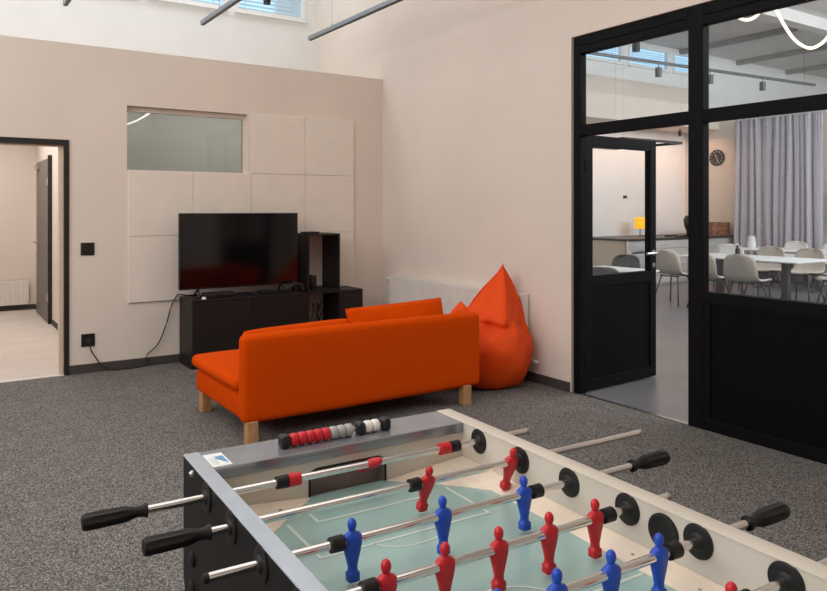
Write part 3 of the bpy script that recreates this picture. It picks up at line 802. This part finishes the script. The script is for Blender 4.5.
for q in range(3):
    bm = bmesh.new()
    tube(bm, spline([(3.26 + .05 * q, 6.86, .285), (3.30 + .06 * q, 6.82, .40 + .04 * q), (3.34 + .05 * q, 6.9, .52), (3.42, 6.95, .34 + .03 * q), (3.50 - .03 * q, 6.99, .285)], 6), .005, 6)
    o = finish('loose_cable', bm, 'rubber', smooth=True); tag(o, ['lowest loop of dark cable inside the low cube shelf', 'middle loop of dark cable inside the low cube shelf', 'highest loop of dark cable inside the low cube shelf'][q], 'cable', 'cables in the cube shelf')

# ------------------------------------------------------------------ sofa
sf = thing('sofa', 'orange two-seat sofa with wooden legs, its back to the room', 'sofa', (2.6, 4.9, 0))
def soft(name, x0, x1, y0, y1, z0, z1, m, parent, bev, puff=0.0, n=10):
    """rounded upholstered block with slightly bulging faces"""
    bm = bmesh.new(); abox(bm, x0, x1, y0, y1, z0, z1)
    bmesh.ops.bevel(bm, geom=list(bm.edges), offset=bev, segments=4, affect='EDGES', profile=.5)
    bmesh.ops.subdivide_edges(bm, edges=[e for e in bm.edges if e.calc_length() > .15], cuts=n, use_grid_fill=True)
    cx, cy, cz = (x0 + x1) / 2, (y0 + y1) / 2, (z0 + z1) / 2; hx, hy, hz = (x1 - x0) / 2, (y1 - y0) / 2, (z1 - z0) / 2
    for v in bm.verts:
        a, b, c = (v.co.x - cx) / hx, (v.co.y - cy) / hy, (v.co.z - cz) / hz
        k = puff
        wob = .35 * math.sin(v.co.x * 9 + v.co.y * 5) + .35 * math.sin(v.co.y * 13 - v.co.z * 8) + .2 * math.sin(v.co.x * 23)
        v.co.z += c * k * (1 - a ** 4) * (1 - b ** 4) * (1 + .5 * wob) if abs(c) > .5 else 0
        v.co.x += (a * k * .5 * (1 - b ** 4) * (1 - c ** 4)) if abs(a) > .9 else 0
        v.co.y += (b * k * .5 * (1 - a ** 4) * (1 - c ** 4)) if abs(b) > .9 else 0
    return finish(name, bm, m, parent, smooth=True)
X0, X1 = -.95, .955
soft('seat_base', X0 + .01, X1 - .01, -.44, .54, .14, .305, 'orange', sf, .035, .006)
soft('backrest', X0 - .005, X1 + .003, -.51, -.40, .137, .694, 'orange', sf, .036, .006)
soft('seat_pad', X0 - .02, X1 + .01, -.395, .56, .318, .412, 'orange', sf, .044, .018)
for x in (X0 + .055, X1 - .13):
    for y in (-.48, .44):
        bm = bmesh.new(); abox(bm, x - .036, x + .036, y - .036, y + .036, 0, .15); finish('leg', bm, 'legwood', sf, bevel=.004, seg=1, autos=35)

def pillow(name, label, w, h, t, m, loc, rot, sag=.0, cat='cushion', rnd=.10):
    n = 18; bm = bmesh.new(); G = {}
    for s in (1, -1):
        for i in range(n + 1):
            for j in range(n + 1):
                a = -1 + 2 * i / n; b = -1 + 2 * j / n
                edge = (i in (0, n)) or (j in (0, n))
                if s == -1 and edge: G[s, i, j] = G[1, i, j]; continue
                k = max(0, (1 - a * a) * (1 - b * b)) ** .42
                rc = (1 - rnd * (abs(a) * abs(b)) ** 3)
                x = a * w / 2 * (1 - .05 * (1 - b * b) * abs(a) ** 3) * rc
                y = b * h / 2 * (1 - .05 * (1 - a * a) * abs(b) ** 3) * rc
                z = s * t / 2 * k * (1 + .10 * math.sin(a * 5 + b * 4 + s) + .06 * math.sin(a * 11 - b * 9))
                y -= sag * (1 - a * a) * max(0, b)
                G[s, i, j] = bm.verts.new((x, y, z))
    for s in (1, -1):
        for i in range(n):
            for j in range(n):
                q = [G[s, i, j], G[s, i + 1, j], G[s, i + 1, j + 1], G[s, i, j + 1]]
                bm.faces.new(q if s == 1 else q[::-1])
    o = finish(name, bm, m, smooth=True, loc=loc, rot=rot)
    return tag(o, label, cat)


pillow('cushion', 'long flat orange back cushion at the open end of the sofa', .86, .285, .13, 'orange', (2.13, 4.605, .572), (math.radians(75), math.radians(-1.6), 0))
pillow('cushion', 'plump orange back cushion rising above the middle of the sofa back', .90, .37, .16, 'orange', (2.965, 4.635, .612), (math.radians(72), math.radians(-1.5), math.radians(1)), rnd=.03)
pillow('cushion', 'small orange cushion tipped on its corner beside the beanbag', .25, .25, .11, 'orange2', (3.545, 4.62, .60), (math.radians(78), math.radians(45), math.radians(-20)))

# ------------------------------------------------------------------ beanbag
def beanbag():
    bm = bmesh.new(); n = 48
    base = Vector((3.97, 4.83))
    prof = [(0.0, .20, .03), (.006, .25, .03), (.05, .305, .025), (.13, .352, .02), (.22, .384, .01), (.31, .396, .01), (.37, .388, .02), (.43, .360, .035), (.475, .326, .055), (.505, .298, .075), (.53, .282, .09), (.56, .268, .105), (.60, .246, .125), (.65, .216, .15), (.72, .172, .18), (.80, .124, .205), (.88, .074, .225), (.94, .036, .235), (.98, .013, .24), (1.0, .003, .242)]
    fine = []
    for p_, q_ in zip(prof, prof[1:]):
        m_ = 4 if .40 < p_[0] < .60 else 1
        fine += [tuple(p_[c_] + (q_[c_] - p_[c_]) * k_ / m_ for c_ in range(3)) for k_ in range(m_)]
    prof = fine + [prof[-1]]
    rings = []
    for z, r, sh_ in prof:
        ring = []
        for i in range(n):
            a = 2 * PI * i / n
            b_ = (a - .35) % (PI / 2) - PI / 4                      # angle from the nearest ridge
            k = min(1, max(0, (z - .30) / .28))
            sq = 1.0 / (abs(math.cos(a - .35)) + abs(math.sin(a - .35))) if False else 1.0 / max(abs(math.cos(a - .35)), abs(math.sin(a - .35)))
            rr = r * ((1 - k) + k * sq * .90)
            pin = math.exp(-((z - .50) / .07) ** 2)
            pin2 = math.exp(-((z - .50 - .05 * math.sin(2 * a + .6)) / .022) ** 2)
            fold = -.058 * pin2 * (.45 + .55 * math.sin(3 * a + 2.2)) + .020 * math.sin(7 * a + z * 14) * pin + .016 * math.sin(17 * a + 5 * z) * math.exp(-((z - .47) / .10) ** 2) + .010 * math.sin(5 * a + 16 * z) + .008 * math.sin(9 * a - 22 * z)
            rr += fold * min(1, r / .2)
            x = base.x + sh_ * .85 + rr * math.cos(a)
            x = min(x, 4.284 - .02 * max(0, .5 - z))                # pressed against the radiator
            ring.append((x, base.y + sh_ * .10 + rr * math.sin(a) * .98, z + (.016 * math.sin(4 * a + 1.2) * pin + .008 * math.sin(3 * a)) * (1 if .05 < z < .9 else 0)))
        rings.append(ring)
    aring(bm, rings)
    t = thing('beanbag', 'large orange pointed beanbag slumped between sofa and radiator', 'beanbag', (base.x, base.y, 0))
    for v in bm.verts: v.co.x -= base.x; v.co.y -= base.y
    o = finish('cover', bm, 'orange2', t, smooth=True)
    s = o.modifiers.new('smooth', 'SUBSURF'); s.levels = s.render_levels = 1
    # seams running from the tip down the ridges
    for k in (0, 1, 2, 3):
        a0 = .35 + PI / 4 + k * PI / 2
        i = int(round(a0 / (2 * PI) * n)) % n
        pts = [Vector(rings[j][i]) - Vector((base.x, base.y, 0)) for j in range(len(rings)) if prof[j][0] > .54]
        bm = bmesh.new(); tube(bm, pts, .005, 6); finish('seam', bm, 'orange2', o, smooth=True)
    bm = bmesh.new(); tube(bm, [Vector(rings[-1][0]) - Vector((base.x, base.y, .02)), Vector(rings[-1][0]) - Vector((base.x - .004, base.y, -.02))], .006, 6); finish('tip_loop', bm, 'orange2', t, smooth=True)
beanbag()

# ------------------------------------------------------------------ table football
TW, TL = .732, 1.532
ft = thing('football_table', 'table football game with red and blue players on chrome rods', 'football table', (.4825, 1.6688, 0), math.radians(-2.3))
RZ = .94
side = [(0, .936), (0, .665), (-.05, .56), (-.05, .52), (-TL + .05, .52), (-TL + .05, .56), (-TL, .665), (-TL, .936)]
for nm, a, b in (('left', 0, .014), ('right', TW - .014, TW)):
    bm = bmesh.new(); prism(bm, side, a, b, 'x'); finish('side_panel', bm, 'tableblack', ft)
for a, b in ((.014, .032), (TW - .040, TW - .014)):
    box('inner_lining', a, b, -TL + .02, -.004, .80, .936, 'cream', ft)
box('rim_trim', -.001, .034, -TL, 0, .936, RZ, 'tabletrim', ft, bevel=.0012, seg=1)
box('rim_trim', TW - .042, TW + .001, -TL, 0, .936, RZ, 'cream', ft, bevel=.0015, seg=2)
IX0, IX1 = .032, TW - .040
for s in (0, 1):
    y = lambda v: -v if s == 0 else -(TL - v)
    box('end_bar', IX0, IX1, y(.0), y(.126), .913, .9385, 'tabletop', ft, bevel=.0015, seg=1)
    gx0, gx1, gz = .257, .461, .893
    # cream end wall with a rounded goal mouth
    poly = [(IX0, .80), (gx0, .80), (gx0, gz - .02)] + [(gx0 + .02 - .02 * math.cos(t), gz - .02 + .02 * math.sin(t)) for t in (PI / 6, PI / 3, PI / 2)] + \
           [(gx1 - .02 + .02 * math.sin(t), gz - .02 + .02 * math.cos(t)) for t in (0, PI / 6, PI / 3, PI / 2)] + [(gx1, .80), (IX1, .80), (IX1, .913), (IX0, .913)]
    bm = bmesh.new(); prism(bm, poly, y(.112), y(.120), 'y'); finish('end_wall', bm, 'cream', ft)
    gl = boxes('goal_box', [(gx0 - .02, gx1 + .02, y(.078), y(.084), .79, .90), (gx0 - .02, gx0, y(.026), y(.111), .79, .90), (gx1, gx1 + .02, y(.026), y(.111), .79, .90), (gx0, gx1, y(.026), y(.111), .79, .80)], 'goalgrey', ft)
    bm = bmesh.new(); tube(bm, [(gx0 + .001, y(.1205), .83), (gx0 + .001, y(.1205), gz - .02)] + [(gx0 + .02 - .019 * math.cos(t), y(.1205), gz - .02 + .019 * math.sin(t)) for t in (PI / 4, PI / 2)] +
                           [(gx1 - .02 + .019 * math.sin(t), y(.1205), gz - .02 + .019 * math.cos(t)) for t in (0, PI / 4, PI / 2)] + [(gx1 - .001, y(.1205), .83)], .0028, 6)
    finish('goal_rim', bm, 'rubber', ft, smooth=True)
    box('end_panel', .014, TW - .014, y(.0), y(.012), .55, .913, 'tableblack', ft)
box('base_board', .014, TW - .014, -TL + .012, -.012, .55, .57, 'tableblack', ft)
fz = .828
box('playfield', IX0, IX1, -TL + .112, -.112, fz - .012, fz, 'field', ft)
# raised pale ramps: side strips and corner wedges
def rampmesh(bm, top, raised):
    """polygon (u,v) list, z raised for indices in `raised`"""
    hi = [bm.verts.new((u, -v, fz + (.022 if i in raised else .0015))) for i, (u, v) in enumerate(top)]
    lo = [bm.verts.new((u, -v, fz - .004)) for u, v in top]
    n = len(top); bm.faces.new(hi); bm.faces.new(lo[::-1])
    for i in range(n): bm.faces.new((hi[i], lo[i], lo[(i + 1) % n], hi[(i + 1) % n]))
mid = (IX0 + IX1) / 2
def mu(u): return 2 * mid - u
for my in (0, 1):
    fv = (lambda v: v) if my == 0 else (lambda v: TL - v)
    for mx in (0, 1):
        fu = (lambda u: u) if mx == 0 else mu
        bm = bmesh.new()
        rampmesh(bm, [(fu(u), fv(v)) for u, v in ((.461, .121), (IX1 - .001, .121), (IX1 - .001, .310), (.646, .310), (.602, .251))], {1, 2})
        bmesh.ops.triangulate(bm, faces=[f for f in bm.faces if len(f.verts) > 4])
        finish('corner_ramp', bm, 'ramp', ft)
for fu in (lambda u: u, mu):
    bm = bmesh.new(); rampmesh(bm, [(fu(.646), .310), (fu(IX1 - .001), .310), (fu(IX1 - .001), TL - .310), (fu(.646), TL - .310)], {1, 2})
    finish('side_ramp', bm, 'ramp', ft)
    for v in (.165, .27, .42, .57, .72, .87, 1.02, 1.17):
        bm = bmesh.new(); lathe(bm, [(0, .0042), (.001, .0040)], 10, 'z', fu(.668), -v, fz + .0108 if v > .2 else fz + .0125); finish('screw', bm, 'steel', ft)
for fu in (lambda u: u, mu):
    bm = bmesh.new(); lathe(bm, [(0, .0042), (.0015, .0040)], 10, 'z', fu(.555), -.168, fz + .0075); finish('screw', bm, 'steel', ft)
# field lines
def strip(pts, w=.008):
    bm = bmesh.new(); pts = [Vector((u, -v, 0)) for u, v in pts]
    L, R = [], []
    for i, p in enumerate(pts):
        if i == 0: d = pts[1] - p
        elif i == len(pts) - 1: d = p - pts[i - 1]
        else: d = (pts[i + 1] - p).normalized() + (p - pts[i - 1]).normalized()
        d.normalize(); nn = Vector((-d.y, d.x, 0))
        k = w / 2
        if 0 < i < len(pts) - 1:
            c = max(.5, d.dot((p - pts[i - 1]).normalized())); k /= c
        L.append(bm.verts.new(p + nn * k + Vector((0, 0, fz + .0006)))); R.append(bm.verts.new(p - nn * k + Vector((0, 0, fz + .0006))))
    for i in range(len(pts) - 1): bm.faces.new((L[i], L[i + 1], R[i + 1], R[i]))
    return finish('field_line', bm, 'line', ft)
for fv in (lambda v: v, lambda v: TL - v):
    strip([(.222, fv(.135)), (.222, fv(.252)), (2 * mid - .222, fv(.252)), (2 * mid - .222, fv(.135))])
    strip([(.160, fv(.23)), (.160, fv(.402)), (2 * mid - .160, fv(.402)), (2 * mid - .160, fv(.23))])
    strip([(mid + .082 * math.cos(t), fv(.402 + .047 * math.sin(t))) for t in [PI * i / 16 for i in range(17)]], .005)
strip([(IX0 + .05, TL / 2), (IX1 - .05, TL / 2)])
strip([(mid + .10 * math.cos(t), TL / 2 + .10 * math.sin(t)) for t in [2 * PI * i / 48 for i in range(49)]], .005)
# bearings
bm = bmesh.new(); lathe(bm, [(0, .0310), (.0025, .0310), (.0038, .029), (.0042, .016), (.008, .0125), (.0085, .0095)], 28, 'x')
bear = finish('rod_bearing', bm, 'rubber', ft, autos=40)
bm = bmesh.new(); lathe(bm, [(0, .034), (.004, .034), (.005, .031), (.002, .026), (.0015, .001)], 28, 'x')
serve = finish('serving_cup', bm, 'rubber', ft, autos=40)
vc, sp = .7663, .16333
rv = [vc + sp * (i - 3.5) for i in range(8)]
RODZ = .908
spots = []
for v in rv:
    spots += [(IX0, v, 1), (0.0, v, -1), (IX1, v, -1), (TW, v, 1)]
for i, (x, v, s) in enumerate(spots):
    o = bear if i == 0 else bear.copy()
    if i: C.objects.link(o); o.parent = ft
    o.location = (x, -v, RODZ); o.rotation_euler = (0, 0, 0 if s > 0 else PI)
for i, (x, s) in enumerate(((IX1, -1), (IX0, 1))):
    o = serve if i == 0 else serve.copy()
    if i: C.objects.link(o); o.parent = ft
    o.location = (x, -vc - .006, RODZ - .012); o.rotation_euler = (0, 0, 0 if s > 0 else PI)


def player_mesh():
    prof = [(-.071, .0105, .0095, 5), (-.0705, .0112, .010, 5), (-.0565, .0112, .010, 5), (-.0545, .009, .008, 3), (-.046, .0088, .0076, 2.4), (-.032, .0122, .009, 2.4), (-.018, .0162, .0102, 2.4), (-.006, .0190, .0112, 2.4), (.002, .0194, .0114, 2.4), (.007, .0184, .011, 2.4),
            (.0112, .0150, .0092, 2.2), (.0145, .0082, .0072, 2), (.0165, .0056, .0058, 2), (.0200, .0070, .0072, 2), (.0260, .0085, .0088, 2), (.0315, .0080, .0083, 2), (.0360, .0055, .0058, 2), (.0385, .002, .002, 2)]
    bm = bmesh.new(); n = 20; rings = []
    for z, hx, hy, e in prof:
        r = []
        for i in range(n):
            a = 2 * PI * i / n; c, s = math.cos(a), math.sin(a)
            r.append((hx * math.copysign(abs(c) ** (2 / e), c), hy * math.copysign(abs(s) ** (2 / e), s), z))
        rings.append(r)
    aring(bm, rings)
    return bm
pm = finish('player', player_mesh(), 'red', None, autos=55)
pmb = pm.data.copy(); pmb.materials[0] = M['blue']
bm = bmesh.new(); lathe(bm, [(-.0125, .0095), (-.0122, .0138), (.0122, .0142), (.0125, .0095)], 20, 'x')
bump = finish('bumper', bm, 'rubber', None, autos=40)
bm = bmesh.new(); lathe(bm, [(-.0145, .0105), (-.014, .0145), (.014, .0145), (.0145, .0105)], 20, 'x')
ring = finish('stop_ring', bm, 'red', None, autos=40)
bm = bmesh.new(); lathe(bm, [(0, .0095), (.001, .0140), (.006, .0140), (.010, .0110), (.024, .0105), (.034, .0135), (.042, .0160, .14), (.060, .0164, .18), (.100, .0170, .18), (.113, .0168, .12), (.118, .0140, 0), (.120, .006, 0)], 32, 'x', lobes=8)
hand = finish('handle', bm, 'rubber', None, autos=50)
first = {}
def sub(o, parent, loc, rz=0, me=None):
    if o.name in first:
        c = o.copy(); C.objects.link(c)
    else:
        c = o; first[o.name] = 1
    if me: c.data = me
    c.parent = parent; c.location = loc; c.rotation_euler = (0, 0, rz)
    return c
rods = [  # left end, right end, handle side, tilt, players, bumpers, team
    (-.125, .847, 'L', 64, [.387], [.161, .616], 'red'),
    (-.047, 1.094, 'L', 19, [.431, .663], [.398], 'red'),
    (-.091, .892, 'R', -2, [.168, .363, .565], [.137, .597], 'blue'),
    (-.175, .805, 'L', 0, [.146, .258, .371, .487, .603], [.115, .636], 'red'),
    (-.105, .840, 'R', 0, [.124, .240, .356, .473, .588], [.092, .624], 'blue'),
    (-.10, .90, 'L', 4, [.150, .349, .549], [.118, .582], 'red'),
    (-.30, .80, 'R', 10, [.250, .480], [.216, .514], 'blue'),
    (-.10, .86, 'R', 5, [.362], [.160, .565], 'blue')]
for i, (a, b, hs_, tilt, pls, bmps, team) in enumerate(rods):
    bm = bmesh.new(); lathe(bm, [(a, .006), (a + .001, .008), (b - .001, .008), (b, .006)], 20, 'x')
    rod = finish('rod', bm, 'chrome', ft, autos=40, loc=(0, -rv[i], RODZ), rot=(math.radians(tilt), 0, 0))
    for u in pls: sub(pm, rod, (u, 0, 0), 0, pmb if team == 'blue' else None)
    for u in bmps: sub(bump, rod, (u, 0, 0))
    if i == 0:
        sub(ring, rod, (.189, 0, 0)); sub(ring, rod, (.585, 0, 0))
    if i == 7:
        r2 = sub(ring, rod, (.193, 0, 0)); r2.data = r2.data.copy(); r2.data.materials[0] = M['blue']
        r3 = sub(ring, rod, (.532, 0, 0)); r3.data = r2.data
    if hs_ == 'L':
        sub(hand, rod, (a + .008, 0, 0), PI)
    else:
        sub(hand, rod, (b - .008, 0, 0), 0)
    cap_x = b if hs_ == 'L' else a
    bm = bmesh.new(); s = 1 if hs_ == 'L' else -1; lathe(bm, [(cap_x - s * .002, .0084), (cap_x + s * .006, .0084), (cap_x + s * .008, .005)], 16, 'x'); finish('end_cap', bm, 'rubber' if hs_ == 'R' else 'steel', rod, autos=40)
# score counter on the far end bar
def bead(name, u, v, w, r, m, parent):
    bm = bmesh.new(); lathe(bm, [(-w / 2, r * .72), (-w * .40, r * .92), (-w * .22, r), (w * .22, r), (w * .40, r * .92), (w / 2, r * .72)], 14, 'x', u, -v, .9385 + .0155); return finish(name, bm, m, parent, autos=40)
bv = .072
bm = bmesh.new(); lathe(bm, [(.205, .003), (.494, .003)], 10, 'x', 0, -bv, .954)
scr = finish('score_counter', bm, 'steel', ft, autos=40)
scr['label'] = 'bead score counter with red, grey and white beads'
for a, b in ((.203, .226), (.404, .424), (.474, .497)):
    box('end_block', a, b, -bv - .0155, -bv + .0155, .9385, .9695, 'plastic', scr, bevel=.007, seg=3)
for i in range(5): bead('bead', .2385 + i * .0205, bv, .0202, .0152, 'beadred', scr)
for i in range(3): bead('bead', .341 + i * .0205, bv, .0202, .0152, 'beadgrey', scr)
for i in range(2): bead('bead', .436 + i * .0205, bv, .0202, .0152, 'beadwhite', scr)
# sticker on the end bar
stk = box('sticker', IX0 + .003, .078, -.116, -.028, .9385, .9392, 'paper', ft)
bm = bmesh.new(); prism(bm, [(.055, -.05), (.055, -.066), (.074, -.105), (.074, -.05)], .9392, .9394, 'z'); finish('print', bm, 'printblue', stk)
for q in range(4): box('print', .040 + q * .004, .0415 + q * .004, -.105, -.055 - .006 * (q % 2), .9392, .9394, 'printgrey', stk)
# bolts on the outer left and right side panels
for sgn, xb in ((-1, 0.0), (1, TW)):
    for v in (.083, TL - .083):
        for z, r, m in ((.922, .0075, 'steel'), (.862, .0065, 'steel'), (.735, .017, 'rubber'), (.672, .017, 'rubber')):
            bm = bmesh.new(); lathe(bm, [(0, r), (.004, r), (.008, r * .6), (.009, r * .1)], 14, 'x')
            for vtx in bm.verts: vtx.co.x *= sgn
            finish('bolt', bm, m, ft, loc=(xb, -v, z), autos=50)
# legs
for x in (.03, TW - .12):
    for y in (-.14, -TL + .05):
        bm = bmesh.new(); abox(bm, x, x + .09, y, y + .09, .035, .55); finish('leg', bm, 'tableblack', ft, bevel=.004, seg=1, autos=35)
        bm = bmesh.new(); lathe(bm, [(0, .035), (.012, .035), (.018, .014), (.035, .012)], 16, 'z', x + .045, y + .045, 0); finish('levelling_foot', bm, 'rubber', ft, autos=40)
